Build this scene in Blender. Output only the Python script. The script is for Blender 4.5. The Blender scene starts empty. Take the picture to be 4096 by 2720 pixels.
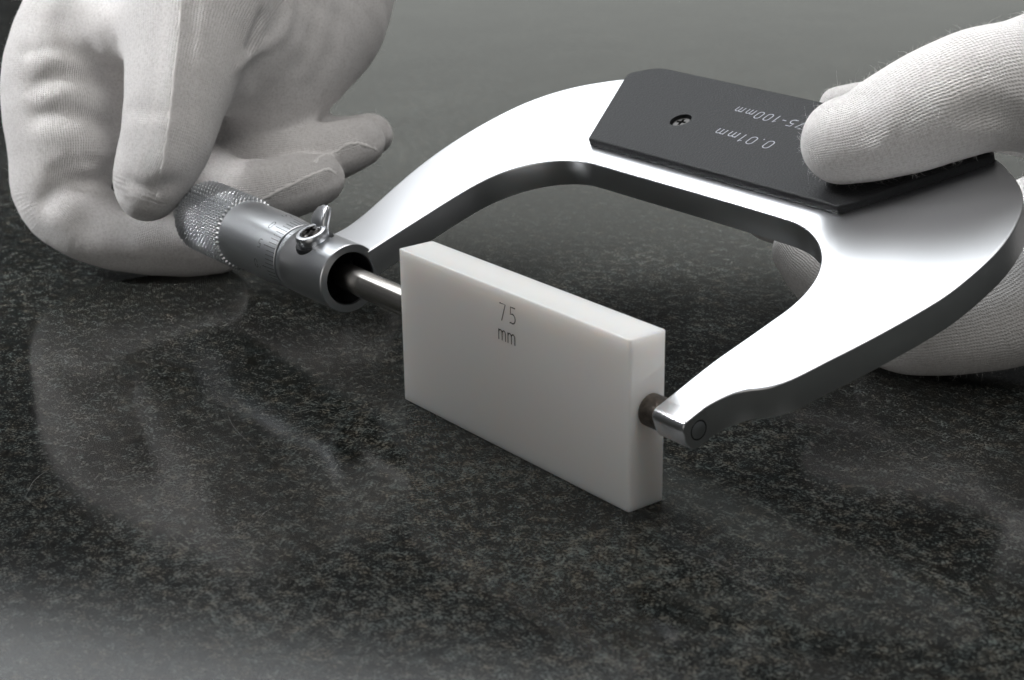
# A gloved pair of hands measuring a 75 mm gauge block with an outside micrometer on a granite plate.
import bpy, bmesh, math, random
import numpy as np
from mathutils import Vector, Matrix
S = 0.001                                   # all shapes below are laid out in millimetres
rng = np.random.default_rng(7)
scene = bpy.context.scene
C = scene.collection

# ---------------- camera ----------------
cam_d = bpy.data.cameras.new("camera"); cam = bpy.data.objects.new("camera", cam_d); C.objects.link(cam)
cam_d.sensor_width = 36.0; cam_d.lens = 60.2893
cam_d.clip_start = 0.01; cam_d.clip_end = 50
_R = Matrix([[0.614849, 0.788529, -0.01352], [-0.263895, 0.221864, 0.938689], [-0.743183, 0.573584, -0.344501]])
_m = Matrix(((_R[0][0], _R[1][0], -_R[2][0], 294.570 * S), (_R[0][1], _R[1][1], -_R[2][1], -196.792 * S), (_R[0][2], _R[1][2], -_R[2][2], 143.311 * S), (0, 0, 0, 1)))
cam.matrix_world = _m
cam_d.dof.use_dof = True; cam_d.dof.focus_distance = 0.372; cam_d.dof.aperture_fstop = 38.0
scene.camera = cam

# ---------------- world and lamps ----------------
world = bpy.data.worlds.new("World"); scene.world = world; world.use_nodes = True
bg = world.node_tree.nodes["Background"]; bg.inputs[0].default_value = (0.95, 0.98, 1.0, 1); bg.inputs[1].default_value = 0.05

def softbox(name, az, el, dist, sx, sy, radiance, color, target=(20, 50, 25), roll=0., shape='RECTANGLE', spread=180):
    """area lamp seen from the target at azimuth az (from +y towards -x) and elevation el"""
    a, e = math.radians(az), math.radians(el)
    d = Vector((-math.sin(a) * math.cos(e), math.cos(a) * math.cos(e), math.sin(e)))
    L = bpy.data.lights.new(name, 'AREA'); L.shape = shape; L.size = sx; L.size_y = sy
    hs = math.radians(180 - spread) / 2            # a small spread narrows the beam: keep the on-axis radiance as given
    if spread < 180: radiance *= (2 + (2 * hs - math.pi) * math.tan(hs)) / 2
    L.energy = radiance * math.pi * sx * sy * (math.pi / 4 if shape == 'ELLIPSE' else 1); L.color = color; L.spread = math.radians(spread)
    o = bpy.data.objects.new(name, L); C.objects.link(o)
    o.location = Vector(target) * S + d * dist
    o.rotation_euler = (d.to_track_quat('Z', 'Y').to_matrix() @ Matrix.Rotation(math.radians(roll), 3, 'Z')).to_euler()
    return o
softbox("key_softbox", 76, 47.0, 2.6, 2.2, 1.70, 3.3, (0.95, 0.98, 1.0), roll=-22)
softbox("overhead_softbox", -70, 70, 1.1, 0.9, 0.9, 2.8, (1.0, 0.972, 0.945))
softbox("back_softbox", 36, 8.5, 1.9, 2.24, 0.53, 0.53, (0.97, 1.0, 0.945))
softbox("front_fill", -150, 13, 1.2, 0.8, 0.5, 0.95, (1.0, 0.95, 0.89))  # added on the camera side to lift the block's front face
# two unseen narrow-beam lamps, added to brighten the gloves
softbox("added_glove_lamp", 150, 38, 0.62, 0.26, 0.26, 190, (0.99, 0.99, 1.0), target=(-205, 0, 48), spread=15)
softbox("added_glove_lamp", 128, 42, 0.75, 0.16, 0.16, 150, (0.99, 0.99, 1.0), target=(125, 105, 70), spread=16)

scene.view_settings.view_transform = 'Standard'; scene.view_settings.look = 'None'
scene.view_settings.exposure = 0.0; scene.view_settings.gamma = 1.0
scene.view_settings.use_curve_mapping = False
scene.cycles.use_denoising = True
scene.cycles.max_bounces = 8

# ---------------- helpers ----------------
def mesh_obj(name, V, F, mat, parent=None, smooth=None, M=None):
    me = bpy.data.meshes.new(name)
    V = np.asarray(V, float)
    if M is not None:
        V = V @ M[0] + M[1]
    me.from_pydata((V * S).tolist(), [], F if isinstance(F, list) else F.tolist())
    me.validate(); 
    if mat: me.materials.append(mat)
    if smooth is not None:
        me.polygons.foreach_set("use_smooth", [True] * len(me.polygons))
        if smooth < 180: me.set_sharp_from_angle(angle=math.radians(smooth))
    o = bpy.data.objects.new(name, me); C.objects.link(o)
    if parent: o.parent = parent
    return o
def fix_normals(o):
    bm = bmesh.new(); bm.from_mesh(o.data); bmesh.ops.recalc_face_normals(bm, faces=bm.faces); bm.to_mesh(o.data); bm.free()
def tag(o, label=None, cat=None, kind=None, group=None):
    if label: o["label"] = label
    if cat: o["category"] = cat
    if kind: o["kind"] = kind
    if group: o["group"] = group
    return o
def empty(name, loc=(0, 0, 0)):
    o = bpy.data.objects.new(name, None); o.empty_display_size = .01; C.objects.link(o); o.location = Vector(loc) * S
    return o
class Mesh:
    def __init__(s): s.V = []; s.F = []
    def add(s, V, F):
        k = len(s.V); s.V += [tuple(map(float, v)) for v in V]; s.F += [tuple(i + k for i in f) for f in F]
    def lathe(s, prof, n=64, a0=0.):
        """profile (x, r) turned round the x axis"""
        V = []; F = []
        for x, r in prof:
            for j in range(n):
                a = a0 + 2 * math.pi * j / n; V.append((x, r * math.cos(a), r * math.sin(a)))
        for i in range(len(prof) - 1):
            for j in range(n):
                k = (j + 1) % n; F.append((i * n + j, i * n + k, (i + 1) * n + k, (i + 1) * n + j))
        s.add(V, F)
    def cap(s, x, r, n=64, a0=0.):
        s.add([(x, r * math.cos(a0 + 2 * math.pi * j / n), r * math.sin(a0 + 2 * math.pi * j / n)) for j in range(n)], [tuple(range(n))])
def ccw(p):
    p = np.asarray(p, float); a = (p[:, 0] * np.roll(p[:, 1], -1) - p[:, 1] * np.roll(p[:, 0], -1)).sum()
    return p if a > 0 else p[::-1]
def inset(p, d):
    """move a closed outline inwards by d, corner by corner"""
    e = np.roll(p, -1, 0) - p; e /= np.linalg.norm(e, axis=1)[:, None] + 1e-12
    nrm = np.c_[-e[:, 1], e[:, 0]]; n0 = np.roll(nrm, 1, 0)
    b = n0 + nrm; b /= (1 + (n0 * nrm).sum(1))[:, None]
    return p + d * b
def plate(p, h0, h1, bev=.5, steps=4, top_only=False):
    """prism with rounded rims over a closed outline; local axes (u, w, h)"""
    p = ccw(p); n = len(p); rings = []
    for k in range(steps + 1):
        a = math.pi / 2 * k / steps
        if not top_only: rings.append((bev * (1 - math.sin(a)), h0 + bev * (1 - math.cos(a))))
    if top_only: rings = [(0, h0)]
    for k in range(steps + 1):
        a = math.pi / 2 * k / steps; rings.append((bev * (1 - math.cos(a)), h1 - bev * (1 - math.sin(a))))
    rings.append((bev + .12, h1))                   # a narrow flat margin keeps the broad face truly flat
    if not top_only: rings.insert(0, (bev + .12, h0))
    V = []; F = []
    for d, h in rings: V += [(x, y, h) for x, y in inset(p, d)]
    for i in range(len(rings) - 1):
        for j in range(n):
            k = (j + 1) % n; F.append((i * n + j, i * n + k, (i + 1) * n + k, (i + 1) * n + j))
    F.append(tuple(reversed(range(n)))); m = (len(rings) - 1) * n; F.append(tuple(range(m, m + n)))
    return V, F
def round_poly(pts, rad, seg=5):
    """polygon with rounded corners; rad is one radius or a list"""
    pts = np.asarray(pts, float); out = []; n = len(pts)
    for i in range(n):
        r = rad[i] if hasattr(rad, '__len__') else rad
        a, b, c = pts[i - 1], pts[i], pts[(i + 1) % n]
        u = (a - b) / np.linalg.norm(a - b); v = (c - b) / np.linalg.norm(c - b)
        ang = math.acos(np.clip(u @ v, -1, 1)); t = min(r / math.tan(ang / 2), .45 * np.linalg.norm(a - b), .45 * np.linalg.norm(c - b))
        p0, p1 = b + u * t, b + v * t
        for k in range(seg + 1):
            s = k / seg; out.append((1 - s) ** 2 * p0 + 2 * s * (1 - s) * b + s * s * p1)
    return np.array(out)

def spline(pts, n=5):
    pts = np.asarray(pts, float)
    if len(pts) < 3:
        t = np.linspace(0, 1, n + 1)[:, None]
        return pts[0] * (1 - t) + pts[-1] * t
    P = np.vstack([2 * pts[0] - pts[1], pts, 2 * pts[-1] - pts[-2]])
    out = []
    for i in range(1, len(P) - 2):
        for t in np.linspace(0, 1, n, endpoint=False):
            a, b, c, d = P[i - 1], P[i], P[i + 1], P[i + 2]
            out.append(.5 * (2 * b + (c - a) * t + (2 * a - 5 * b + 4 * c - d) * t * t + (3 * b - a - 3 * c + d) * t ** 3))
    out.append(P[-2])
    return np.array(out)

# ---------------- materials ----------------
class Mat:
    def __init__(s, name):
        s.m = bpy.data.materials.new(name); s.m.use_nodes = True; s.t = s.m.node_tree
        s.b = s.t.nodes["Principled BSDF"]
    def n(s, kind, **kw):
        x = s.t.nodes.new(kind)
        for k, v in kw.items(): setattr(x, k, v)
        return x
    def set(s, **kw):
        for k, v in kw.items(): s.b.inputs[k.replace('_', ' ')].default_value = v
        return s
    def l(s, a, b): s.t.links.new(a, b)
    def math(s, op, a, b=None, c=None):
        x = s.n('ShaderNodeMath', operation=op)
        for i, v in enumerate((a, b, c)):
            if v is None: continue
            if isinstance(v, (int, float)): x.inputs[i].default_value = v
            else: s.l(v, x.inputs[i])
        return x.outputs[0]
    def noise(s, co, scale, detail=3., rough=.55, dist=0.):
        x = s.n('ShaderNodeTexNoise'); x.inputs['Scale'].default_value = scale; x.inputs['Detail'].default_value = detail
        x.inputs['Roughness'].default_value = rough; x.inputs['Distortion'].default_value = dist; s.l(co, x.inputs['Vector']); return x.outputs['Fac']
    def ramp(s, fac, stops):
        x = s.n('ShaderNodeValToRGB'); e = x.color_ramp.elements
        while len(e) < len(stops): e.new(.5)
        for q, (p, c) in zip(e, stops):
            q.position = p; q.color = (c, c, c, 1) if isinstance(c, (int, float)) else tuple(c) + (1,)
        s.l(fac, x.inputs[0]); return x.outputs[0]
    def mix(s, fac, a, b, mode='MIX'):
        x = s.n('ShaderNodeMix', data_type='RGBA', blend_type=mode)
        for i, v in ((0, fac), (6, a), (7, b)):
            if isinstance(v, (int, float)): x.inputs[i].default_value = v
            elif isinstance(v, tuple): x.inputs[i].default_value = v + (1,)
            else: s.l(v, x.inputs[i])
        return x.outputs[2]
    def bump(s, h, dist, strength=1., nrm=None):
        x = s.n('ShaderNodeBump'); x.inputs['Strength'].default_value = strength; x.inputs['Distance'].default_value = dist
        s.l(h, x.inputs['Height'])
        if nrm: s.l(nrm, x.inputs['Normal'])
        return x.outputs[0]
    @property
    def co(s):
        return s.n('ShaderNodeTexCoord').outputs['Object']

def m_satin(name, col, rough, brush=None, spot=0.):
    M = Mat(name).set(Metallic=1.0, Base_Color=col + (1,), Roughness=rough)
    co = M.co
    r = M.noise(co, 260, 4, .6)
    rr = M.math('MULTIPLY_ADD', r, .03, rough - .015)
    M.l(rr, M.b.inputs['Roughness'])
    return M
frame_m = m_satin("satin_silver_coat", (.80, .815, .84), .29).m
chrome_m = m_satin("satin_chrome", (.72, .745, .775), .31).m
knurl_m = m_satin("knurled_chrome", (.60, .62, .645), .30).m
boss_m = m_satin("satin_boss", (.66, .68, .71), .30).m
def brushed():
    M = m_satin("brushed_edge", (.80, .82, .85), .34); co = M.co
    mp = M.n('ShaderNodeMapping'); mp.inputs['Scale'].default_value = (90, 90, 2600); M.l(co, mp.inputs[0])
    f = M.noise(mp.outputs[0], 1, 2, .5)
    M.l(M.bump(f, .00002, .5), M.b.inputs['Normal'])
    return M.m
edge_m = brushed()
def steel():
    M = Mat("ground_steel").set(Metallic=1.0, Base_Color=(.62, .59, .555, 1), Roughness=.2)
    co = M.co; mp = M.n('ShaderNodeMapping'); mp.inputs['Scale'].default_value = (3500, 40, 40); M.l(co, mp.inputs[0])
    M.l(M.bump(M.noise(mp.outputs[0], 1, 2), .000012, .5), M.b.inputs['Normal']); return M.m
steel_m = steel()
def carbide():
    M = Mat("dark_anvil_metal").set(Metallic=.6, Roughness=.5)
    M.l(M.ramp(M.noise(M.co, 900, 5, .7), [(.3, (.05, .042, .036)), (.75, (.16, .14, .12))]), M.b.inputs['Base Color']); return M.m
carbide_m = carbide()
dark_m = Mat("bore_black").set(Base_Color=(.012, .013, .015, 1), Roughness=.45, Metallic=.3).m
screw_m = Mat("black_oxide_screw").set(Base_Color=(.055, .052, .05, 1), Roughness=.28, Metallic=.85).m
ink_m = Mat("black_engraving").set(Base_Color=(.03, .028, .027, 1), Roughness=.6).m
scale_ink_m = Mat("grey_scale_ink").set(Base_Color=(.05, .055, .06, 1), Roughness=.5).m
white_ink_m = Mat("pale_print").set(Base_Color=(.42, .44, .49, 1), Roughness=.6).m
def plastic():
    M = Mat("grained_black_plastic").set(Base_Color=(.02, .021, .023, 1), Roughness=.48, Specular_IOR_Level=.22)
    co = M.co
    v = M.n('ShaderNodeTexVoronoi', feature='SMOOTH_F1'); v.inputs['Scale'].default_value = 2000; v.inputs['Smoothness'].default_value = .5; M.l(co, v.inputs['Vector'])
    h = M.math('ADD', v.outputs['Distance'], M.noise(co, 3000, 2, .5))
    M.l(M.bump(h, .00014, .6), M.b.inputs['Normal'])
    return M.m
plastic_m = plastic()
def ceramic():
    M = Mat("white_ceramic").set(Base_Color=(.95, .925, .905, 1), Roughness=.22, Subsurface_Weight=1.0, Subsurface_Radius=(1.0, .86, .78), Subsurface_Scale=.0038, IOR=1.6)
    M.b.subsurface_method = 'RANDOM_WALK'
    co = M.co
    M.l(M.math('MULTIPLY_ADD', M.noise(co, 140, 4, .6), .12, .17), M.b.inputs['Roughness'])
    return M.m
ceramic_m = ceramic()
def granite():
    M = Mat("dark_granite"); co = M.co
    n1 = M.noise(co, 1550, 6, .72, .0); n2 = M.noise(co, 380, 4, .6, .0); n3 = M.noise(co, 3200, 2, .6); n4 = M.noise(co, 34, 4, .6)
    fl = M.math('ADD', M.math('ADD', M.math('MULTIPLY', n1, .68), M.math('MULTIPLY', n2, .34)), M.math('MULTIPLY', M.math('SUBTRACT', n4, .5), .16))
    base = M.ramp(fl, [(.41, (.0030, .0033, .0031)), (.475, (.0082, .0088, .0083)), (.53, (.025, .0265, .0245)), (.61, (.098, .10, .091))])
    tint = M.ramp(M.noise(co, 240, 3, .6), [(.36, (1.0, .90, .80)), (.5, (.98, 1.0, .99)), (.66, (.86, .98, 1.02))])
    base = M.mix(1.0, base, tint, 'MULTIPLY')
    v = M.n('ShaderNodeTexVoronoi'); v.inputs['Scale'].default_value = 1500; M.l(co, v.inputs['Vector'])
    sp = M.n('ShaderNodeSeparateColor'); M.l(v.outputs['Color'], sp.inputs[0])
    mica = M.math('MULTIPLY', M.math('GREATER_THAN', sp.outputs[2], .988), M.math('LESS_THAN', v.outputs['Distance'], .2))
    base = M.mix(M.math('MULTIPLY', mica, .4), base, (.2, .2, .19))
    M.l(base, M.b.inputs['Base Color'])
    M.set(Specular_IOR_Level=.22, IOR=1.52)
    rr = M.math('ADD', M.math('MULTIPLY', n1, .10), M.math('ADD', M.math('MULTIPLY', n4, .05), M.math('MULTIPLY_ADD', n2, .05, -.01)))
    M.l(rr, M.b.inputs['Roughness'])
    M.l(M.bump(M.math('ADD', n1, M.math('MULTIPLY', n3, .3)), .000022, .3), M.b.inputs['Normal'])
    return M.m
granite_m = granite()
def knit(name, col, warm, strength, sp=.80, crumple=2.):
    M = Mat(name).set(Roughness=.88, Specular_IOR_Level=.2, Sheen_Weight=.35, Sheen_Roughness=.5, Subsurface_Weight=.0)
    A1 = M.n('ShaderNodeAttribute', attribute_name='knit_round').outputs['Fac']; A2 = M.n('ShaderNodeAttribute', attribute_name='knit_along').outputs['Fac']
    co = M.co
    wob = M.math('MULTIPLY_ADD', M.noise(co, 140, 3), 1.8, -.9)
    u = M.math('ADD', M.math('DIVIDE', A1, sp), wob)
    A3 = M.n('ShaderNodeAttribute', attribute_name='knit_mask').outputs['Fac']
    row = M.math('MULTIPLY', A3, M.math('COSINE', M.math('MULTIPLY', u, 2 * math.pi)))
    tri = M.math('ABSOLUTE', M.math('SUBTRACT', M.math('FRACT', u), .5))
    st = M.math('MULTIPLY', A3, M.math('COSINE', M.math('MULTIPLY', M.math('ADD', M.math('DIVIDE', A2, sp * .78), M.math('MULTIPLY', tri, 1.1)), 2 * math.pi)))
    fz = M.noise(co, 2600, 3, .6)
    wr = M.noise(co, 150, 4, .62, .6)
    h = M.math('ADD', M.math('ADD', M.math('MULTIPLY', row, .5), M.math('MULTIPLY', st, .32)), M.math('MULTIPLY_ADD', wr, crumple, M.math('MULTIPLY', fz, 1.1)))
    M.l(M.bump(h, .00016, strength), M.b.inputs['Normal'])
    dirt = M.ramp(M.noise(co, 55, 4, .6), [(.45, 0.), (.8, 1.)])
    c = M.mix(M.math('MULTIPLY', dirt, .25), col, warm)
    gap = M.math('MULTIPLY', M.math('ADD', M.math('MULTIPLY', row, -.5), M.math('MULTIPLY', st, -.3)), .22 * strength)
    c = M.mix(M.math('MAXIMUM', gap, 0.), c, (.42, .40, .38))  # shade between the knit rows, painted into the cotton colour
    c = M.mix(1.0, c, M.ramp(M.noise(co, 1500, 4, .7), [(.32, (.80, .79, .78)), (.5, (.97, .97, .97)), (.68, (1.06, 1.06, 1.06))]), 'MULTIPLY')
    M.l(c, M.b.inputs['Base Color'])
    return M.m
glove_fine_m = knit("fine_knit_cotton", (.80, .785, .78), (.70, .665, .64), .85, .64, 2.)
glove_m = knit("knit_cotton", (.82, .81, .805), (.72, .68, .64), .56, .76, 3.)
fuzz_m = Mat("cotton_fibre").set(Base_Color=(.8, .79, .78, 1), Roughness=.9).m
seam_m = Mat("cotton_seam").set(Base_Color=(.80, .785, .775, 1), Roughness=.9, Sheen_Weight=.3).m

# ---------------- granite surface plate ----------------
T = 1600.
tbl = mesh_obj("granite_table", [(-T, -600, 0), (600, -600, 0), (600, T, 0), (-T, T, 0), (-T, -600, -60), (600, -600, -60), (600, T, -60), (-T, T, -60)],
               [(0, 1, 2, 3), (7, 6, 5, 4), (0, 4, 5, 1), (1, 5, 6, 2), (2, 6, 7, 3), (3, 7, 4, 0)], granite_m)
tag(tbl, "dark speckled granite surface plate reflecting the tool and hands", "table", kind="structure")

SCR = [[[-18.2, -34.4], [-10.0, -37.2], [3.4, -39.6]], [[-4.3, -87.0], [-12.1, -81.3], [-16.0, -75.1]], [[30.4, -39.2], [36.4, -37.1], [41.0, -34.7]], [[93.3, -2.3], [99.3, -1.3], [106.0, -1.7]], [[34.5, -58.5], [30.2, -52.7], [29.4, -47.4]], [[107.0, -2.7], [111.5, -1.8], [114.1, -1.8]]]
scr_m = Mat("fine_scratch").set(Base_Color=(.12, .12, .115, 1), Roughness=.5).m
for pts in SCR:                                     # hairline scratches in the stone
    c = spline(pts, 8); t = np.gradient(c, axis=0); t /= np.linalg.norm(t, axis=1)[:, None]; nn = np.c_[-t[:, 1], t[:, 0]]
    w = .035 * np.sin(np.linspace(.15, math.pi - .15, len(c)))[:, None]; k = len(c)
    V = np.vstack([np.c_[c - nn * w, np.full(k, .008)], np.c_[c + nn * w, np.full(k, .008)]])
    mesh_obj("scratch", V, [(i, i + 1, k + i + 1, k + i) for i in range(k - 1)], scr_m, tbl)

# ---------------- stroke lettering ----------------
def arc(cx, cy, rx, ry, a0, a1, n=12):
    return [(cx + rx * math.cos(math.radians(a0 + (a1 - a0) * i / n)), cy + ry * math.sin(math.radians(a0 + (a1 - a0) * i / n))) for i in range(n + 1)]
_o = [(0, .27), (0, .73)] + arc(.25, .73, .25, .27, 180, 0) + [(.5, .27)] + arc(.25, .27, .25, .27, 0, -180)
GLY = {
    '0': ([_o], .5), '1': ([[(.02, .8), (.2, 1), (.2, 0)]], .3), '7': ([[(0, 1), (.5, 1), (.16, 0)]], .5),
    '4': ([[(.4, 0), (.4, 1), (0, .3), (.55, .3)]], .55),
    '5': ([[(.46, 1), (.07, 1), (.04, .55)] + arc(.22, .33, .26, .28, 100, -120, 14) + [(0, .05)]], .5),
    'm': ([[(0, 0), (0, .62)], [(0, .42)] + arc(.17, .42, .17, .2, 180, 0, 10) + [(.34, 0)], [(.34, .42)] + arc(.51, .42, .17, .2, 180, 0, 10) + [(.68, 0)]], .68),
    '.': ([[(.05, 0), (.05, .07)]], .1), '-': ([[(0, .42), (.3, .42)]], .3),
}
def lettering(text, size, stroke, gap=.2):
    """flat ribbons along each stroke; returns points (x, y) and faces, origin at the baseline start"""
    V = []; F = []; x0 = 0
    for ch in text:
        st, w = GLY[ch]
        for pl in st:
            p = np.array(pl) * size + (x0 * size, 0)
            t = np.gradient(p, axis=0); t /= np.linalg.norm(t, axis=1)[:, None] + 1e-9
            p[0] -= t[0] * stroke * .4; p[-1] += t[-1] * stroke * .4
            nn = np.c_[-t[:, 1], t[:, 0]] * stroke / 2; k = len(V)
            V += (p + nn).tolist() + (p - nn).tolist(); m = len(p)
            F += [(k + i, k + m + i, k + m + i + 1, k + i + 1) for i in range(m - 1)]
        x0 += w + gap
    return np.array(V), F, (x0 - gap) * size

# ---------------- 75 mm gauge block ----------------
bv, bf = plate(round_poly([(0, 0), (75, 0), (75, 9), (0, 9)], .75, 5), 0, 35, .28, 4)
block = mesh_obj("gauge_block", bv, bf, ceramic_m, smooth=50)
tag(block, "white ceramic gauge block marked 75 mm, clamped between spindle and anvil", "gauge block")
for txt, x, z, sz in (("75", 35.75, 28.45, 3.55), ("mm", 35.25, 24.25, 3.3)):
    V, F, w = lettering(txt, sz, .26, .42 if txt == "75" else .24)
    o = mesh_obj("engraved_number" if txt == "75" else "engraved_unit", [(x + a, -.012, z + b) for a, b in V], [tuple(reversed(f)) for f in F], ink_m, block)
V = [(75.012, 8.8, 28.0), (75.012, 8.8, 28.1), (75.012, 4.2, 26.38), (75.012, 4.2, 26.3), (75.012, .5, 24.9), (75.012, .5, 24.93)]
mesh_obj("surface_scratch", V, [(0, 1, 2, 3), (3, 2, 5, 4)], Mat("scratch_white").set(Base_Color=(.9, .88, .87, 1), Roughness=.6).m, block)

# ---------------- micrometer ----------------
AX = np.array([0., 5.1, 20.1]); TH = math.radians(20)
VV = np.array([0, math.cos(TH), math.sin(TH)]); NN = np.array([0, -math.sin(TH), math.cos(TH)])
FM = (np.array([[1., 0, 0], VV, NN]), AX)           # frame coordinates (u, w, h) -> world
mic = empty("outside_micrometer", AX + np.array([27, 0, 0]) + 45 * VV)
tag(mic, "satin silver outside micrometer with black cover plate gripping the white block", "micrometer")
def mo(name, V, F, mat, parent=mic, smooth=35, label=None):
    o = mesh_obj(name, V, F, mat, None, smooth, FM)
    o.parent = parent; o.matrix_parent_inverse = parent.matrix_world.inverted() if parent is not mic else Matrix.Translation(mic.location).inverted()
    if label: o["label"] = label
    return o
HT = 3.45
outer = [(-45.0, 6.6), (-44.2, 9.0), (-43.9, 12.5), (-44.9, 18.5), (-47.2, 26.8), (-49.4, 35.5), (-50.8, 44.2), (-51.2, 53.1), (-50.5, 62.4), (-48.4, 71.9), (-44.9, 79.1), (-40.2, 84.8), (-35.0, 89.0), (-29.5, 92.4), (-22, 95.2), (-12, 96.4),
         (10, 96.6), (35, 96.6), (60, 96.5), (72, 96.2), (79, 95.4), (84.2, 93.8), (89, 91.2), (93.6, 88.0), (97.4, 84.4), (100.6, 79.9), (103.0, 74.6), (104.6, 69.0), (105.5, 63.0), (105.8, 55.5), (105.5, 49.3), (104.3, 42.8), (102.8, 36.4), (101.1, 30.1), (99.3, 24.3), (97.6, 18.6), (96.5, 15.6), (95.2, 13.4), (93.5, 11.7), (91.6, 10.2), (90.0, 8.1), (88.8, 5.4), (88.1, 2.6), (87.9, .25)]
inner = [(79.6, .25), (79.6, 4.), (79.5, 8.0), (79.5, 14.3), (80.0, 21.3), (80.5, 29.0), (80.7, 34.1), (80.0, 39.4), (78.2, 44.6), (75.2, 49.3), (71.4, 53.0), (67.6, 55.4), (63.4, 57.1), (58.5, 57.9), (48.2, 58.1), (30, 58.1), (9.7, 58.0), (-1.9, 58.0), (-7.6, 57.7), (-12.8, 56.2), (-17.8, 53.3), (-21.7, 49.5), (-24.6, 44.9), (-26.5, 39.4), (-27.3, 31.9), (-27.6, 23.5), (-27.85, 15.4), (-27.95, 6.6)]
pl = np.vstack([spline(outer, 4), spline(inner, 4)])
V, F = plate(pl, -HT, HT, .38, 4)
m = Mesh(); m.add(V, F)
# nose at the measuring axis: flat on top, rounded towards the tip
nose = round_poly([(4.6, HT - .01), (-3.35, HT - .01), (-3.35, -HT + .01), (4.6, -HT + .01)], [.05, 1.9, 3.3, .05], 10)
nv, nf = plate(nose, 79.66, 88.12, .3, 4)
m.add([(z_, x_, y_) for x_, y_, z_ in nv], nf)
frame = mo("frame", m.V, m.F, frame_m); 
frame.data.materials.append(edge_m)
for p in frame.data.polygons:           # machined rim: sides of the plate
    c = np.array(p.normal); 
    if abs(float(c @ NN)) < .2 and p.center[0] > .0885: p.material_index = 1
m = Mesh(); m.lathe([(87.6, 1.7), (88.14, 1.7), (88.17, 1.64), (88.17, .01)], 40)
mo("anvil_pin", m.V, m.F, boss_m)
m = Mesh(); m.lathe([(88.0, 1.68), (88.135, 1.7), (88.135, 1.98), (88.0, 2.0)], 40)
mo("groove_shade_ring", m.V, m.F, dark_m)  # dark ring lying slightly proud; its colour stands for the groove's shade
m = Mesh(); m.lathe([(75.0, .01), (75.0, 2.95), (75.25, 3.2), (80.5, 3.2), (80.5, .01)], 56)
mo("anvil", m.V, m.F, carbide_m)
# boss round the spindle
m = Mesh(); m.lathe([(-36.5, 3.6), (-36.5, 6.2), (-28.5, 6.2), (-28.1, 6.35), (-28.1, 8.0), (-28.3, 8.2), (-46.6, 8.2), (-46.8, 8.1), (-46.8, 7.9), (-46.8, 7.9), (-46.8, 4)], 96)
boss = mo("boss", m.V, m.F, boss_m)
m = Mesh(); m.lathe([(-36.4, 3.25), (-36.4, 6.15), (-28.7, 6.15)], 64)
mo("bore_lining", m.V, m.F, dark_m, boss)
m = Mesh(); m.lathe([(-36.3, 3.3), (-34.8, 3.5), (-34.2, 4.3), (-34.8, 5.0), (-36.3, 5.1)], 48)
mo("spindle_bush", m.V, m.F, dark_m, boss)
m = Mesh(); m.lathe([(0.0, .01), (0.0, 2.95), (-.25, 3.2), (-50, 3.2)], 64)
mo("spindle", m.V, m.F, steel_m)
# sleeve collar, then a dark gap, then the thimble
m = Mesh(); m.lathe([(-46.7, 8.12), (-48.3, 8.12), (-48.4, 8.02), (-48.4, 6)], 96)
mo("sleeve_collar", m.V, m.F, chrome_m)
m = Mesh(); m.lathe([(-48.2, 7.3), (-49.5, 7.3)], 64)
mo("gap_ring", m.V, m.F, dark_m)
m = Mesh(); m.lathe([(-49.05, 7.0), (-49.05, 8.05), (-49.15, 8.15), (-58, 8.62), (-58.6, 8.65), (-75.2, 8.65), (-75.2, 6)], 128)
thimble = mo("thimble", m.V, m.F, chrome_m)
# knurled grip: two crossing helical ridges cut as real relief
nx, na = 190, 414
xs = np.linspace(-75.15, -98.5, nx); aa = np.linspace(0, 2 * math.pi, na, endpoint=False)
XX, AA = np.meshgrid(xs, aa, indexing='ij')
nt = 46; pitch = 1.5
ph = (XX + 75) / pitch
t1 = np.abs(np.sin(math.pi * ((nt * AA / (2 * math.pi)) + ph))); t2 = np.abs(np.sin(math.pi * ((nt * AA / (2 * math.pi)) - ph)))
rel = np.minimum(t1, t2); rel = np.clip(rel * 1.25, 0, 1) ** .8
edge = np.clip(np.minimum((-75.15 - XX) / .7, (XX + 98.5) / 1.8), 0, 1) ** .5
RR = 8.50 + (.95 * rel) * (.35 + .65 * edge) - .75 * (1 - edge)
V = np.stack([XX, RR * np.cos(AA), RR * np.sin(AA)], -1).reshape(-1, 3)
F = [(i * na + j, (i + 1) * na + j, (i + 1) * na + (j + 1) % na, i * na + (j + 1) % na) for i in range(nx - 1) for j in range(na)]
F.append(tuple(range(na))); F.append(tuple(reversed(range((nx - 1) * na, nx * na))))
mo("knurled_grip", V, F, knurl_m, smooth=45)
m = Mesh(); m.lathe([(-98, 3), (-98.2, 5.0), (-106.5, 5.0), (-107.2, 4.5), (-107.2, .01)], 48)
mo("ratchet_stop", m.V, m.F, knurl_m)
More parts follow.
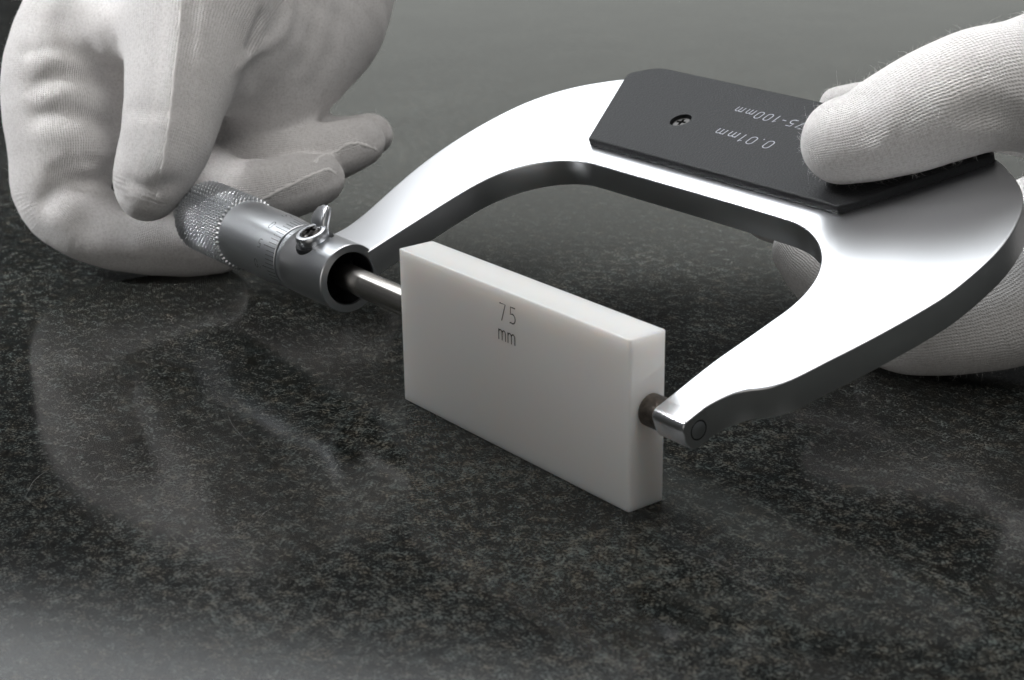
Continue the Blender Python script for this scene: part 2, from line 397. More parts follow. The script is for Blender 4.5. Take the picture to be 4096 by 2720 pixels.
# thimble scale: one mark per division, every fifth longer, with figures
def polar(x, ang, r):
    return (x, r * math.cos(ang), r * math.sin(ang))
def rad_at(x): return (8.15 + (8.62 - 8.15) * min(1, (-49.0 - x) / 9.0)) + .012
ZERO = math.radians(98)              # angle of the 0 line: from +w towards +h
for k in range(-9, 22):
    a = ZERO + math.radians(7.2) * k
    ln = 5.0 if k % 5 == 0 else 3.4
    V = []; w = .085
    for x in (-49.25, -49.25 - ln / 2, -49.25 - ln):
        for s_ in (-1, 1): V.append(polar(x, a + s_ * w / 8.4, rad_at(x)))
    mo("scale_mark", V, [(0, 1, 3, 2), (2, 3, 5, 4)], scale_ink_m, thimble, None)
for k, t in ((-5, "45"), (0, "0"), (5, "5"), (10, "10")):
    L, F, w = lettering(t, 2.2, .19, .2)
    a0 = ZERO + math.radians(7.2) * k
    V = [polar(-55.4 - x, a0 + (y - 1.1) / 8.6, rad_at(-55.4 - x)) for x, y in L]
    mo("scale_figure", V, [tuple(f) for f in F], scale_ink_m, thimble, None)
V = []
for x in (-46.9, -48.2):
    for s_ in (-1, 1): V.append(polar(x, ZERO + math.radians(2) + s_ * .008, 8.135))
mo("index_line", V, [(0, 1, 3, 2)], scale_ink_m, mic, None)
# lock lever: round head on the boss, a fin, and a black cross-head screw
LC = np.array([-39.0, 0.0])
def disc_stack(prof, n=48, c=(-39.0, 0.)):
    V = []; F = []
    for r, h in prof:
        for j in range(n):
            a = 2 * math.pi * j / n; V.append((c[0] + r * math.cos(a), c[1] + r * math.sin(a), h))
    for i in range(len(prof) - 1):
        for j in range(n):
            k = (j + 1) % n; F.append((i * n + j, i * n + k, (i + 1) * n + k, (i + 1) * n + j))
    return V, F
lever = empty("lock_lever", AX); lever.parent = mic; lever.matrix_parent_inverse = Matrix.Translation(mic.location).inverted()
def lo_(name, V, F, mat, smooth=35):
    o = mesh_obj(name, V, F, mat, None, smooth, FM); o.parent = lever; o.matrix_parent_inverse = Matrix.Translation(Vector(AX) * S).inverted(); return o
V, F = disc_stack([(3.7, 6.5), (3.85, 8.2), (3.95, 9.0), (3.9, 9.7), (3.65, 10.15), (3.3, 10.3), (2.75, 10.25), (2.6, 10.0), (2.6, 8.6), (.01, 8.6)])
lo_("lever_head", V, F, boss_m)
V, F = disc_stack([(4.9, 6.3), (4.7, 7.4), (4.45, 7.75), (3.5, 7.8)])
lo_("lever_seat", V, F, dark_m)
# fin: a curved blade standing off the head towards the frame's far side
fin = []
path = [(-40.2, 3.0, 8.6, 3.0, 1.3), (-40.4, 3.8, 10.2, 3.0, 1.25), (-40.3, 4.8, 11.4, 2.8, 1.15), (-39.9, 5.8, 12.5, 2.2, .95), (-39.2, 6.6, 13.3, 1.1, .6)]
path = spline(path, 4); V = []; F = []; nn_ = 16
for i, (u, w, h, a_, b_) in enumerate(path):
    for j in range(nn_):
        t = 2 * math.pi * j / nn_
        ct, st = math.cos(t), math.sin(t)
        ct = math.copysign(abs(ct) ** .6, ct); st = math.copysign(abs(st) ** .6, st)
        V.append((u + a_ * ct, w - .62 * b_ * st, h + .78 * b_ * st))
for i in range(len(path) - 1):
    for j in range(nn_):
        k = (j + 1) % nn_; F.append((i * nn_ + j, i * nn_ + k, (i + 1) * nn_ + k, (i + 1) * nn_ + j))
F.append(tuple(range(nn_))); F.append(tuple(reversed(range((len(path) - 1) * nn_, len(path) * nn_))))
o = lo_("lever_fin", V, F, boss_m, 60); fix_normals(o)
def cross_screw(name, c, h, r, dome, parent_fn, mat, arm=.62, width=.2, rot=.3):
    """screw head with a real cross recess: ring outside, sunk cross inside"""
    n = 48; bm = bmesh.new()
    def top(x, y): return h - dome * ((x * x + y * y) / (r * r))
    A_, W_ = arm * r, width * r
    cr = [(A_, -W_), (A_, W_), (W_, W_), (W_, A_), (-W_, A_), (-W_, W_), (-A_, W_), (-A_, -W_), (-W_, -W_), (-W_, -A_), (W_, -A_), (W_, -W_)]
    c_, s_ = math.cos(rot), math.sin(rot); cr = [(x * c_ - y * s_, x * s_ + y * c_) for x, y in cr]
    rim = [(r * .86 * math.cos(2 * math.pi * j / n + rot), r * .86 * math.sin(2 * math.pi * j / n + rot)) for j in range(n)]
    V = [(c[0] + x, c[1] + y, top(x, y)) for x, y in cr] + [(c[0] + x, c[1] + y, top(x, y)) for x, y in rim]
    V += [(c[0] + x * .8, c[1] + y * .8, h - .9) for x, y in cr] + [(c[0] + x / .86, c[1] + y / .86, h - dome - .25) for x, y in rim] + [(c[0] + x / .86, c[1] + y / .86, h - 1.6) for x, y in rim]
    F = []
    nc = 12; b0 = nc; s0 = nc + n; e0 = s0 + nc; f0 = e0 + n
    near = [min(range(nc), key=lambda q: (cr[q][0] - rim[j][0]) ** 2 + (cr[q][1] - rim[j][1]) ** 2 + (0 if q % 3 != 2 else .0)) for j in range(n)]
    # fan between rim and cross in order
    ang = [math.atan2(y, x) for x, y in cr]
    ptr = 0; order = sorted(range(nc), key=lambda q: (ang[q] - rot) % (2 * math.pi))
    seq = []
    i = j = 0
    rimang = [(2 * math.pi * q / n) for q in range(n)]; oang = [(ang[q] - rot) % (2 * math.pi) for q in order]
    while i < nc or j < n:
        na_ = oang[(i + 1) % nc] + (2 * math.pi if i + 1 >= nc else 0); nr_ = rimang[(j + 1) % n] + (2 * math.pi if j + 1 >= n else 0)
        if (j < n and nr_ <= na_) or i >= nc:
            F.append((order[i % nc], b0 + j % n, b0 + (j + 1) % n)); j += 1
        else:
            F.append((order[i % nc], b0 + j % n, order[(i + 1) % nc])); i += 1
    for q in range(nc): F.append((q, (q + 1) % nc, s0 + (q + 1) % nc, s0 + q))
    F.append(tuple(range(s0, s0 + nc)))
    for j in range(n):
        k = (j + 1) % n; F.append((b0 + j, e0 + j, e0 + k, b0 + k)); F.append((e0 + j, f0 + j, f0 + k, e0 + k))
    return parent_fn(name, V, F, mat)
cross_screw("lever_screw", (-39.0, 0.), 10.8, 2.5, .6, lo_, screw_m, rot=.5)

# black cover plate with grain, sunk screw and print
cov = round_poly([(-11.8, 64.0), (67.5, 64.0), (85.0, 92.6), (79.5, 97.9), (-21.5, 97.9), (-28.0, 92.6)], [1.1, 1.4, 2.5, 9, 9, 2.5], 7)
V, F = plate(cov, HT - .3, 5.45, .55, 4)
top = list(F.pop()); hc = (5.2, 79.2); hr = 2.65; n = 40
P2 = np.array([V[q][:2] for q in top])
i0 = int(np.argmin(np.hypot(P2[:, 0] - hc[0], P2[:, 1] - 200))); i1 = int(np.argmin(np.hypot(P2[:, 0] - hc[0] - 20, P2[:, 1] + 60)))
k = len(V)
ring = [(hc[0] + hr * math.cos(2 * math.pi * q / n + math.pi / 2), hc[1] + hr * math.sin(2 * math.pi * q / n + math.pi / 2)) for q in range(n)]
V = list(V) + [(x, y, 5.45) for x, y in ring] + [(x, y, 4.0) for x, y in ring] + [hc + (4.0,)]
def walk(a, b, m): return [(a + q) % m for q in range(((b - a) % m) + 1)]
R_ = list(range(k, k + n)); h2 = n // 2
F.append(tuple([top[q] for q in walk(i0, i1, len(top))] + [R_[q] for q in walk(0, h2, n)][::-1]))
F.append(tuple([top[q] for q in walk(i1, i0, len(top))] + [R_[q] for q in walk(h2, n, n)[:1] + list(range(h2 + 1, n)) + [0]][::-1]))
for q in range(n):
    z = (q + 1) % n
    F.append((k + q, k + z, k + n + z, k + n + q)); F.append((k + n + q, k + n + z, k + 2 * n))
cover = mo("cover_plate", V, F, plastic_m, smooth=40, label="black grained plastic cover plate with pale print")
def co_(name, V, F, mat): return mo(name, V, F, mat, cover)
cross_screw("cover_screw", (5.2, 79.2), 4.9, 2.35, .12, co_, screw_m, arm=.55, width=.15, rot=.2)
for name, txt, u, w, sz, sx in (("printed_resolution", "0.01mm", 35.6, 79.6, 3.0, 1.2), ("printed_range", "75-100mm", 36.8, 89.1, 2.8, 1.12)):
    L, F, wd = lettering(txt, sz, .25, .42)
    o = mo(name, [(u - x * sx, w - y, 5.462) for x, y in L], F, white_ink_m, cover, None)

# ---------- soft-surface modelling (gloves): distance fields meshed with surface nets ----------
def smin(a, b, k):
    h = np.maximum(k - np.abs(a - b), 0) / k
    return np.minimum(a, b) - h * h * h * k / 6

def chain_d(X, ch, far=40.):
    """distance of points X to a tapered tube along the resampled chain ch (x y z r)"""
    lo = (ch[:, :3] - ch[:, 3:]).min(0) - 16; hi = (ch[:, :3] + ch[:, 3:]).max(0) + 16
    m = np.all((X > lo) & (X < hi), axis=1)
    D = np.full(len(X), far, np.float32)
    if not m.any():
        return D
    Y = X[m]; best = np.full(len(Y), far, np.float32)
    for a, b in zip(ch[:-1], ch[1:]):
        ab = (b[:3] - a[:3]); L = ab @ ab + 1e-9
        t = np.clip((Y - a[:3]) @ ab / L, 0, 1)
        q = Y - a[:3] - t[:, None] * ab
        d = np.sqrt((q * q).sum(1)) - (a[3] + t * (b[3] - a[3]))
        best = np.minimum(best, d)
    D[m] = best
    return D

class Hand:
    def __init__(self, fingers, palm, k=7., kp=12., kf=.8):
        self.f = [spline(c, 5) for c in fingers]; self.p = [spline(c, 4) for c in palm]
        self.k, self.kp, self.kf = k, kp, kf; self.creases = []; self.planes = []
    def base(self, X):
        X = np.asarray(X, np.float32)
        p = None
        for c in self.p:
            d = chain_d(X, c); p = d if p is None else smin(p, d, self.kp)
        D = p
        for c in self.f:
            D = smin(D, smin(chain_d(X, c), p, self.k), self.kf)
        return D
    def __call__(self, X):
        X = np.asarray(X, np.float32)
        D = self.base(X)
        for cv, amp, wid in self.creases:
            D = D + amp * np.exp(-((chain_d(X, cv, 40.) + .1) / wid) ** 2)
        x, y, z = X.T
        D = D + .22 * np.sin(.19 * x + .9 * np.sin(.13 * y)) * np.sin(.17 * z + .11 * y) + .1 * np.sin(.47 * x - .31 * z) * np.sin(.41 * y + .2 * z)
        for o, n in self.planes:            # flattened where the cloth presses on something
            e = (X - o) @ n
            D = -smin(-D, e, 1.2)
        return D
    def add_crease(self, pts, amp, wid):
        c = spline([tuple(p) + (.1,) for p in pts], 4); c[:, 3] = .1
        self.creases.append((c, amp, wid))

def surface_net(F, lo, hi, h):
    lo = np.array(lo, float); B = 5
    n = (np.ceil((np.array(hi) - lo) / (h * B)).astype(int) + 1)
    ax = [lo[i] + (np.arange(n[i]) + .5) * h * B - .5 * h for i in range(3)]
    g = np.stack(np.meshgrid(*ax, indexing='ij'), -1)
    Dc = F(g.reshape(-1, 3)).reshape(n)
    act = np.abs(Dc) < h * B * 1.25 + .6
    D = np.repeat(np.repeat(np.repeat(np.sign(Dc).astype(np.float32) * 9, B, 0), B, 1), B, 2)
    bi = np.argwhere(act)
    off = np.stack(np.meshgrid(*[np.arange(B)] * 3, indexing='ij'), -1).reshape(-1, 3)
    idx = (bi[:, None, :] * B + off[None]).reshape(-1, 3)
    for s in range(0, len(idx), 400000):
        q = idx[s:s + 400000]
        D[q[:, 0], q[:, 1], q[:, 2]] = F(lo + q * h)
    D[0] = D[-1] = 9; D[:, 0] = D[:, -1] = 9; D[:, :, 0] = D[:, :, -1] = 9
    S = D < 0
    cnt = sum(S[i:S.shape[0] - 1 + i, j:S.shape[1] - 1 + j, k:S.shape[2] - 1 + k].astype(np.int8) for i in (0, 1) for j in (0, 1) for k in (0, 1))
    cells = np.argwhere((cnt > 0) & (cnt < 8))
    vid = np.full(cnt.shape, -1, np.int32); vid[cells[:, 0], cells[:, 1], cells[:, 2]] = np.arange(len(cells))
    acc = np.zeros((len(cells), 3)); num = np.zeros(len(cells))
    cor = np.array([(i, j, k) for i in (0, 1) for j in (0, 1) for k in (0, 1)])
    val = np.stack([D[cells[:, 0] + c[0], cells[:, 1] + c[1], cells[:, 2] + c[2]] for c in cor], 1)
    for a in range(8):
        for b in range(a + 1, 8):
            if np.abs(cor[a] - cor[b]).sum() != 1: continue
            m = (val[:, a] < 0) != (val[:, b] < 0)
            t = val[m, a] / (val[m, a] - val[m, b])
            acc[m] += cor[a] + t[:, None] * (cor[b] - cor[a]); num[m] += 1
    V = lo + (cells + acc / num[:, None]) * h
    Q = []
    for a in range(3):
        b, c = (a + 1) % 3, (a + 2) % 3
        s0 = [slice(None)] * 3; s1 = [slice(None)] * 3
        s0[a] = slice(0, -1); s1[a] = slice(1, None)
        e = np.argwhere(S[tuple(s0)] != S[tuple(s1)])
        e = e[(e[:, b] > 0) & (e[:, c] > 0) & (e[:, b] < S.shape[b] - 1) & (e[:, c] < S.shape[c] - 1)]
        ins = S[e[:, 0], e[:, 1], e[:, 2]]
        def cell(db, dc):
            q = e.copy(); q[:, b] -= db; q[:, c] -= dc
            return vid[q[:, 0], q[:, 1], q[:, 2]]
        q = np.stack([cell(1, 1), cell(0, 1), cell(0, 0), cell(1, 0)], 1)
        q[~ins] = q[~ins][:, ::-1]
        Q.append(q)
    return V, np.vstack(Q)

def knit_coords(V, chains):
    """per vertex: how far round (mm) and how far along (mm) the nearest limb it sits"""
    best = np.full(len(V), 1e9); ka = np.zeros(len(V)); ks = np.zeros(len(V)); limb = np.zeros(len(V), int)
    for ci, ch in enumerate(chains):
        T = np.diff(ch[:, :3], axis=0); Ls = np.linalg.norm(T, axis=1); T = T / Ls[:, None]
        s = np.r_[0, np.cumsum(Ls)]
        u = np.cross(T[0], [.31, .52, .8]); u /= np.linalg.norm(u)
        rr = max(9., float(np.median(ch[:, 3])))
        lo = (ch[:, :3] - ch[:, 3:]).min(0) - 3; hi = (ch[:, :3] + ch[:, 3:]).max(0) + 3
        sel = np.where(np.all((V > lo) & (V < hi), axis=1))[0]; W = V[sel]
        for i in range(len(T)):
            u = u - (u @ T[i]) * T[i]; u /= np.linalg.norm(u); w = np.cross(T[i], u)
            q = W - ch[i, :3]; t = q @ T[i]
            tc = np.clip(t, 0, Ls[i]); d = np.linalg.norm(q - tc[:, None] * T[i], axis=1) - (ch[i, 3] + tc / Ls[i] * (ch[i + 1, 3] - ch[i, 3]))
            m = d < best[sel]; g = sel[m]
            best[g] = d[m]; limb[g] = ci; ka[g] = np.arctan2(q[m] @ w, q[m] @ u) * rr
            ks[g] = s[i] + (t[m] if i in (0, len(T) - 1) else tc[m])
    return ka, ks, limb


# ---------------- gloved hands ----------------
def build_hand(name, label, H, lo, hi, h, mat, seams, fuzz, flen):
    V, Q = surface_net(H, lo, hi, h)
    # relax once so that the cloth runs smoothly
    for _ in range(3):
        acc = np.zeros_like(V); cnt = np.zeros(len(V))
        for a, b in ((0, 1), (1, 2), (2, 3), (3, 0)):
            np.add.at(acc, Q[:, a], V[Q[:, b]]); np.add.at(acc, Q[:, b], V[Q[:, a]]); np.add.at(cnt, Q[:, a], 1); np.add.at(cnt, Q[:, b], 1)
        V = V * .45 + .55 * acc / np.maximum(cnt, 1)[:, None]
    o = mesh_obj(name, V, Q, mat, smooth=180)
    ka, ks, limb = knit_coords(V, H.f + H.p)
    for _ in range(14):
        acc = np.zeros(len(V)); cnt = np.zeros(len(V))
        for a, b in ((0, 1), (1, 2), (2, 3), (3, 0)):
            ok = np.abs(ks[Q[:, a]] - ks[Q[:, b]]) < 4; qa, qb = Q[ok, a], Q[ok, b]
            acc += np.bincount(qa, ks[qb], len(V)) + np.bincount(qb, ks[qa], len(V)); cnt += np.bincount(qa, minlength=len(V)) + np.bincount(qb, minlength=len(V))
        ks = np.where(cnt > 0, .4 * ks + .6 * acc / np.maximum(cnt, 1), ks)
    # fade the knit out where the wales of one finger run into those of the next
    mask = np.where(limb < 5, 1., 0.)
    for a, b in ((0, 1), (1, 2), (2, 3), (3, 0)):
        bad = (np.abs(ka[Q[:, a]] - ka[Q[:, b]]) > 2.2) | (np.abs(ks[Q[:, a]] - ks[Q[:, b]]) > 2.5)
        mask[Q[bad].ravel()] = 0
    hard = mask == 0
    for _ in range(5):
        acc = np.zeros(len(V)); cnt = np.zeros(len(V))
        for a, b in ((0, 1), (1, 2), (2, 3), (3, 0)):
            acc += np.bincount(Q[:, a], mask[Q[:, b]], len(V)) + np.bincount(Q[:, b], mask[Q[:, a]], len(V)); cnt += np.bincount(Q[:, a], minlength=len(V)) + np.bincount(Q[:, b], minlength=len(V))
        mask = .5 * mask + .5 * acc / np.maximum(cnt, 1); mask[hard] = 0
    for nm, arr in (("knit_round", ka), ("knit_along", ks), ("knit_mask", mask)):
        at = o.data.attributes.new(nm, 'FLOAT', 'POINT'); at.data.foreach_set("value", arr.astype(np.float32))
    tag(o, label, "gloved hand")
    # normals
    nr = np.zeros(len(V) * 3); o.data.vertices.foreach_get("normal", nr); nr = nr.reshape(-1, 3)
    for pts in seams:                               # raised stitched seam lying on the cloth
        c = spline([tuple(p) for p in pts], 9)
        for _ in range(4):
            e = .3; D = H(c); g = np.stack([H(c + np.eye(3)[i] * e) - H(c - np.eye(3)[i] * e) for i in range(3)], 1) / (2 * e)
            c = c - g * (D / np.maximum((g * g).sum(1), .2))[:, None]
        m = Mesh(); T_ = np.gradient(c, axis=0); T_ /= np.linalg.norm(T_, axis=1)[:, None]
        g /= np.linalg.norm(g, axis=1)[:, None] + 1e-9; Bn = np.cross(T_, g)
        n = 8; VV_ = []
        for i in range(len(c)):
            r = .46 + .06 * math.sin(i * 2.1) + .06 * rng.normal()
            ctr = c[i] - g[i] * .30 + Bn[i] * .10 * rng.normal()
            for j in range(n):
                a = 2 * math.pi * j / n; VV_.append(ctr + r * (Bn[i] * math.cos(a) * 1.15 + g[i] * math.sin(a) * .8))
        FF = [(i * n + j, i * n + (j + 1) % n, (i + 1) * n + (j + 1) % n, (i + 1) * n + j) for i in range(len(c) - 1) for j in range(n)]
        s_ = mesh_obj("seam", VV_, FF, seam_m, o, 180); fix_normals(s_)
    # loose cotton fibres
    idx = rng.integers(0, len(V), fuzz)
    base = V[idx] - nr[idx] * .05; N = nr[idx]
    t = rng.normal(size=(fuzz, 3)); t -= (t * N).sum(1)[:, None] * N; t /= np.linalg.norm(t, axis=1)[:, None]
    ln = (flen * (.45 + rng.exponential(.55, fuzz)))[:, None]
    lean = rng.uniform(.3, 1.3, (fuzz, 1)); curl = rng.normal(0, .7, (fuzz, 1)); B_ = np.cross(N, t)
    P_ = [base + ln * (s * N * .8 + t * lean * s * s * .9 + B_ * curl * s * s * .8) for s in (0, .33, .66, 1.)]
    wd = rng.uniform(.018, .034, (fuzz, 1)); rows = []
    side = np.cross(t + B_ * .5, N); side /= np.linalg.norm(side, axis=1)[:, None]
    for k, p in enumerate(P_): rows += [p - side * wd * (1 - .2 * k), p + side * wd * (1 - .2 * k)]
    FV = np.stack(rows, 1).reshape(-1, 3); b = np.arange(fuzz)[:, None] * 8
    FQ = np.vstack([b + np.array([[2 * k, 2 * k + 1, 2 * k + 3, 2 * k + 2]]) for k in range(3)])
    fz = mesh_obj("cotton_fuzz", FV, FQ, fuzz_m, o, 180); fz["kind"] = "stuff"
    return o

LF = [
    [(-103.69, -7.62, 28.62, 8.60), (-103.53, -6.13, 32.20, 10.20), (-103.18, -1.44, 40.69, 11.90), (-106.26, 3.46, 49.71, 13.20), (-111.46, 9.57, 59.49, 15.50), (-118.46, 17.41, 70.22, 19.00), (-126.43, 29.13, 80.81, 22.00)],
    [(-109.57, 13.86, 7.39, 7.60), (-113.79, 6.89, 7.79, 8.40), (-119.71, -2.89, 10.07, 9.40), (-128.20, -13.04, 14.40, 10.60), (-135.32, -17.77, 21.89, 12.60), (-138.42, -15.17, 32.90, 14.20), (-142.45, -13.77, 43.94, 14.80), (-145.55, -11.17, 54.96, 14.20), (-147.86, -4.95, 64.48, 14.00), (-151.20, 7.23, 74.55, 15.00), (-153.43, 23.64, 83.46, 18.00)],
    [(-102.05, 43.12, 22.47, 6.90), (-104.36, 37.77, 21.46, 8.40), (-108.76, 29.21, 19.61, 9.30), (-116.39, 21.34, 20.05, 9.80), (-130.40, 15.99, 26.85, 10.00), (-145.16, 12.53, 38.40, 10.50), (-154.70, 14.74, 53.95, 12.00), (-156.00, 25.46, 74.62, 15.00)],
    [(-107.74, 60.63, 29.07, 6.90), (-110.29, 54.60, 27.43, 8.20), (-114.83, 45.82, 25.50, 9.00), (-123.05, 36.51, 24.85, 9.30), (-135.73, 30.06, 29.84, 9.50), (-148.68, 26.81, 40.76, 10.00), (-157.15, 28.75, 59.36, 12.00), (-155.35, 34.95, 77.42, 15.00)],
    [(-118.07, 70.94, 27.87, 6.30), (-121.09, 64.41, 26.42, 7.40), (-126.28, 55.80, 26.20, 8.00), (-135.89, 47.20, 29.69, 8.20), (-147.19, 42.99, 41.26, 9.00), (-154.42, 42.74, 59.34, 12.00), (-152.11, 45.71, 76.73, 15.00)]]
LP = [
    [(-128.30, 46.64, 44.32, 13.50), (-132.42, 53.73, 53.39, 19.80), (-138.93, 62.16, 64.08, 25.40), (-148.63, 72.13, 78.38, 26.50), (-166.45, 89.47, 93.43, 26.50)],
    [(-138.24, 28.48, 76.17, 20.00), (-142.86, 43.82, 82.65, 24.00), (-155.07, 72.94, 87.82, 26.00)],
    [(-127.30, 40.32, 43.25, 13.50), (-129.24, 42.52, 54.00, 19.00), (-133.52, 46.20, 66.45, 23.50), (-143.49, 50.86, 78.32, 25.00)],
    [(-119.00, 22.89, 54.37, 13.00), (-123.92, 29.01, 63.57, 18.00), (-130.97, 36.45, 73.77, 21.00)],
    [(-142.31, -2.72, 67.84, 8.00), (-132.07, 2.26, 65.65, 9.50), (-123.83, 9.58, 65.85, 10.00)],
    [(-142.12, -2.69, 32.64, 10.00), (-144.86, 1.18, 45.00, 13.00), (-146.13, 6.94, 57.33, 14.00), (-145.82, 16.07, 71.86, 16.00)],
    [(-150.54, 19.37, 81.73, 17.00), (-152.00, 40.79, 85.72, 20.00), (-157.91, 67.40, 90.53, 24.00)]]
RF = [
    [(61.72, 70.37, 58.56, 9.00), (65.65, 73.24, 60.10, 9.50), (70.53, 77.98, 63.41, 11.10), (75.95, 84.63, 67.03, 12.30), (79.31, 91.93, 69.04, 12.80), (82.47, 101.42, 69.30, 13.70), (85.98, 114.27, 68.62, 17.00), (90.06, 130.84, 64.17, 20.00)],
    [(7.60, 129.43, 48.64, 4.60), (12.21, 133.92, 49.07, 5.50), (19.68, 139.99, 48.87, 7.00), (29.99, 147.50, 47.83, 8.00), (43.22, 155.85, 47.73, 9.50), (60.47, 157.63, 48.29, 12.00), (79.31, 155.59, 47.81, 15.00)],
    [(3.87, 110.56, 22.37, 6.60), (11.91, 113.87, 22.15, 8.00), (25.65, 120.90, 21.63, 9.50), (40.69, 129.04, 20.14, 10.00), (57.37, 136.57, 25.75, 10.50), (73.49, 141.31, 33.67, 13.00), (85.71, 147.17, 40.30, 16.00)],
    [(19.86, 104.37, 18.20, 6.60), (27.45, 103.74, 15.29, 8.40), (37.39, 104.41, 12.37, 10.00), (50.14, 113.33, 14.24, 10.80), (62.74, 122.20, 19.25, 11.00), (73.81, 130.44, 26.50, 13.00), (85.33, 140.25, 35.39, 16.00)],
    [(53.15, 98.27, 5.91, 6.50), (59.13, 98.53, 7.95, 8.60), (67.22, 103.51, 10.39, 9.60), (75.98, 111.78, 13.99, 11.00), (82.92, 121.68, 21.29, 13.00), (89.29, 135.26, 30.16, 17.00)]]
RP = [
    [(81.21, 143.71, 50.06, 17.00), (87.78, 142.43, 39.55, 19.00), (89.40, 138.53, 29.55, 18.00)],
    [(84.79, 139.86, 59.14, 19.00), (91.87, 154.20, 50.33, 23.00), (96.03, 170.51, 42.39, 24.00)],
    [(89.40, 138.53, 29.55, 18.00), (93.64, 154.59, 35.54, 23.00), (95.75, 166.35, 38.97, 23.00)],
    [(65.02, 111.94, 14.67, 10.00), (72.34, 119.36, 17.03, 12.00), (79.86, 130.31, 24.86, 15.00)]]
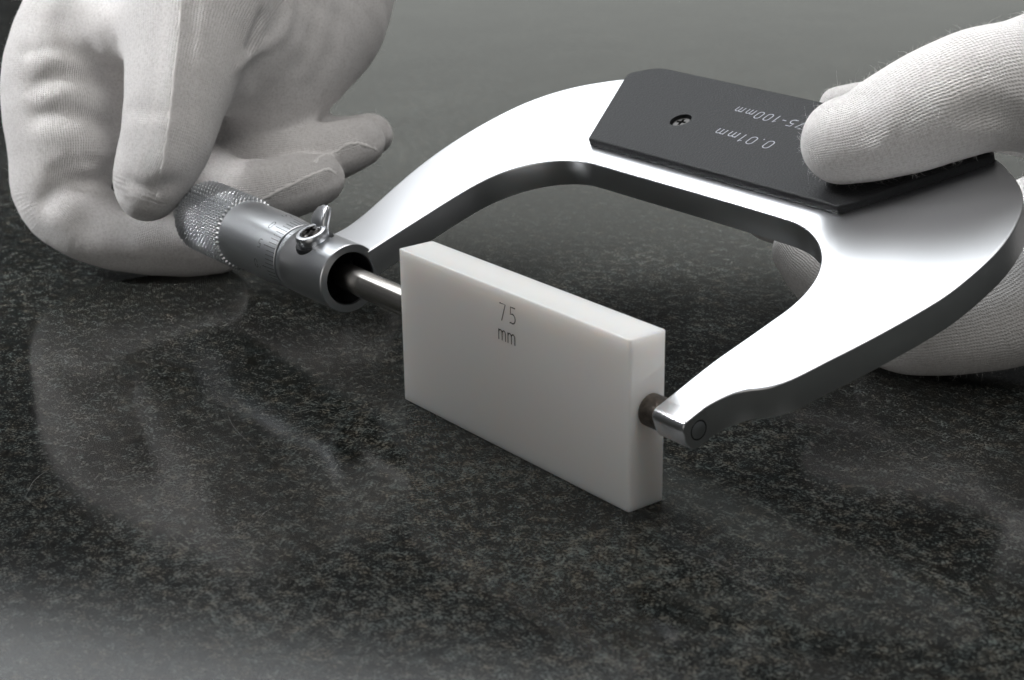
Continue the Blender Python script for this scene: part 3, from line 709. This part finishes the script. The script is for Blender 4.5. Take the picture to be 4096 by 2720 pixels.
LC_ = [([(-133.83, -22.92, 52.60), (-131.30, -16.88, 55.03), (-130.58, -8.72, 53.23), (-131.57, -0.12, 50.62)], 1.5, 3.2), ([(-133.83, -22.92, 52.60), (-131.30, -16.88, 55.03), (-130.58, -8.72, 53.23), (-131.57, -0.12, 50.62)], 1.5, 1.25), ([(-131.08, -23.73, 45.44), (-127.49, -16.12, 45.49), (-129.68, -3.87, 38.80)], 1.3, 3), ([(-131.08, -23.73, 45.44), (-127.49, -16.12, 45.49), (-129.68, -3.87, 38.80)], 1.4, 1.2), ([(-126.94, -27.11, 23.18), (-124.33, -21.40, 28.13), (-126.98, -7.64, 26.88)], 1.4, 3.2), ([(-126.94, -27.11, 23.18), (-124.33, -21.40, 28.13), (-126.98, -7.64, 26.88)], 1.6, 1.2), ([(-136.08, -13.30, 68.10), (-132.65, -12.06, 61.32), (-131.49, -7.83, 57.61), (-131.34, -0.87, 53.10)], 1.3, 3.2), ([(-136.08, -13.30, 68.10), (-132.65, -12.06, 61.32), (-131.49, -7.83, 57.61), (-131.34, -0.87, 53.10)], 0.8, 1.3), ([(-134.01, -24.33, 50.12), (-129.52, -16.56, 50.89), (-129.64, -7.03, 47.43)], -0.55, 3.8), ([(-130.50, -25.13, 40.66), (-126.19, -17.98, 40.55), (-126.17, -8.61, 35.90)], -0.4, 4.5), ([(-134.07, -19.82, 57.76), (-131.88, -13.46, 58.39), (-131.52, -5.29, 55.65)], -0.6, 4), ([(-107.35, 40.40, 71.09), (-106.42, 37.09, 64.17), (-105.47, 31.90, 61.09), (-98.36, 17.65, 57.50)], -0.9, 2), ([(-102.43, 27.79, 68.73), (-101.75, 25.61, 65.67), (-100.96, 22.76, 61.35)], 1.2, 1.5), ([(-124.34, -24.85, 18.93), (-122.01, -19.41, 22.34), (-121.85, -10.78, 22.60)], -0.4, 3.6), ([(-99.00, -15.28, 32.63), (-94.98, -11.46, 30.50), (-93.04, -6.26, 31.80)], 0.9, 1.6), ([(-126.21, -23.84, 31.35), (-124.07, -16.08, 33.15), (-127.47, -6.34, 29.92)], 0.8, 1.4), ([(-138.82, -22.23, 60.82), (-134.94, -17.79, 61.72), (-132.38, -11.77, 60.63)], 0.6, 1.6), ([(-103.85, -10.60, 49.88), (-96.76, -8.17, 49.38), (-93.80, -3.61, 49.97)], 0.5, 1.6), ([(-108.67, 42.47, 53.32), (-108.26, 46.86, 61.13), (-109.10, 49.94, 68.92)], 0.4, 2.6), ([(-110.29, 56.72, 64.47), (-109.72, 53.01, 55.41), (-110.52, 46.64, 46.47)], 0.4, 3), ([(-102.96, 5.61, 75.02), (-100.09, 2.70, 67.49), (-96.86, -1.00, 58.52), (-93.94, -4.42, 49.52), (-92.77, -7.01, 42.33), (-92.99, -8.42, 36.36)], -1.1, 2.6), ([(-102.01, 7.19, 74.96), (-99.08, 4.61, 67.40), (-95.90, 0.92, 58.40), (-93.14, -2.43, 49.36), (-91.91, -5.05, 42.18)], 0.5, 2.2), ([(-101.34, 23.58, 20.09), (-98.49, 30.21, 23.13), (-96.69, 38.19, 25.74), (-96.38, 42.19, 26.33)], -0.7, 1.6), ([(-98.58, 39.09, 28.13), (-103.73, 49.07, 28.68), (-102.51, 53.82, 30.61), (-101.37, 57.65, 29.83)], -0.6, 1.5)]
RC_ = [([(90.97, 90.83, 62.94), (89.50, 83.80, 66.57), (86.95, 78.93, 66.69)], 1, 2.2), ([(91.80, 89.15, 66.69), (89.88, 84.33, 69.00), (87.71, 80.31, 69.40)], 0.5, 1.8), ([(76.26, 68.83, 60.21), (77.97, 69.72, 63.91), (77.63, 70.36, 68.14)], 0.35, 1.6), ([(66.93, 68.97, 69.69), (70.86, 67.28, 67.47), (72.54, 66.34, 63.48)], 0.5, 2.4)]
LS_ = [[(-102.96, 5.61, 75.02), (-100.09, 2.70, 67.49), (-96.86, -1.00, 58.52), (-93.94, -4.42, 49.52), (-92.77, -7.01, 42.33), (-92.86, -8.19, 36.91), (-93.85, -9.49, 31.86), (-95.15, -9.43, 26.68)], [(-101.34, 23.58, 20.09), (-98.49, 30.21, 23.13), (-96.69, 38.19, 25.74), (-96.38, 42.19, 26.33), (-95.77, 44.92, 24.76)], [(-98.58, 39.09, 28.13), (-103.73, 49.07, 28.68), (-102.51, 53.82, 30.61), (-101.37, 57.65, 29.83), (-100.94, 61.35, 28.07)]]
RS_ = []


HL = Hand(LF, LP)
for p, a, w in LC_: HL.add_crease(p, a, w)
build_hand("gloved_hand", "white cotton gloved hand pinching the knurled thimble between thumb and bent finger", HL, [-195.9, -33.7, -3.6], [-88.3, 119.0, 122.9], .75, glove_fine_m, LS_, 14000, .75)
HR = Hand(RF, RP, k=8.)
for p, a, w in RC_: HR.add_crease(p, a, w)
build_hand("gloved_hand", "white knit gloved hand with its thumb pressing on the black cover plate", HR, [-5.7, 58.4, -3.7], [123.0, 197.5, 88.6], .75, glove_m, RS_, 15000, .95)
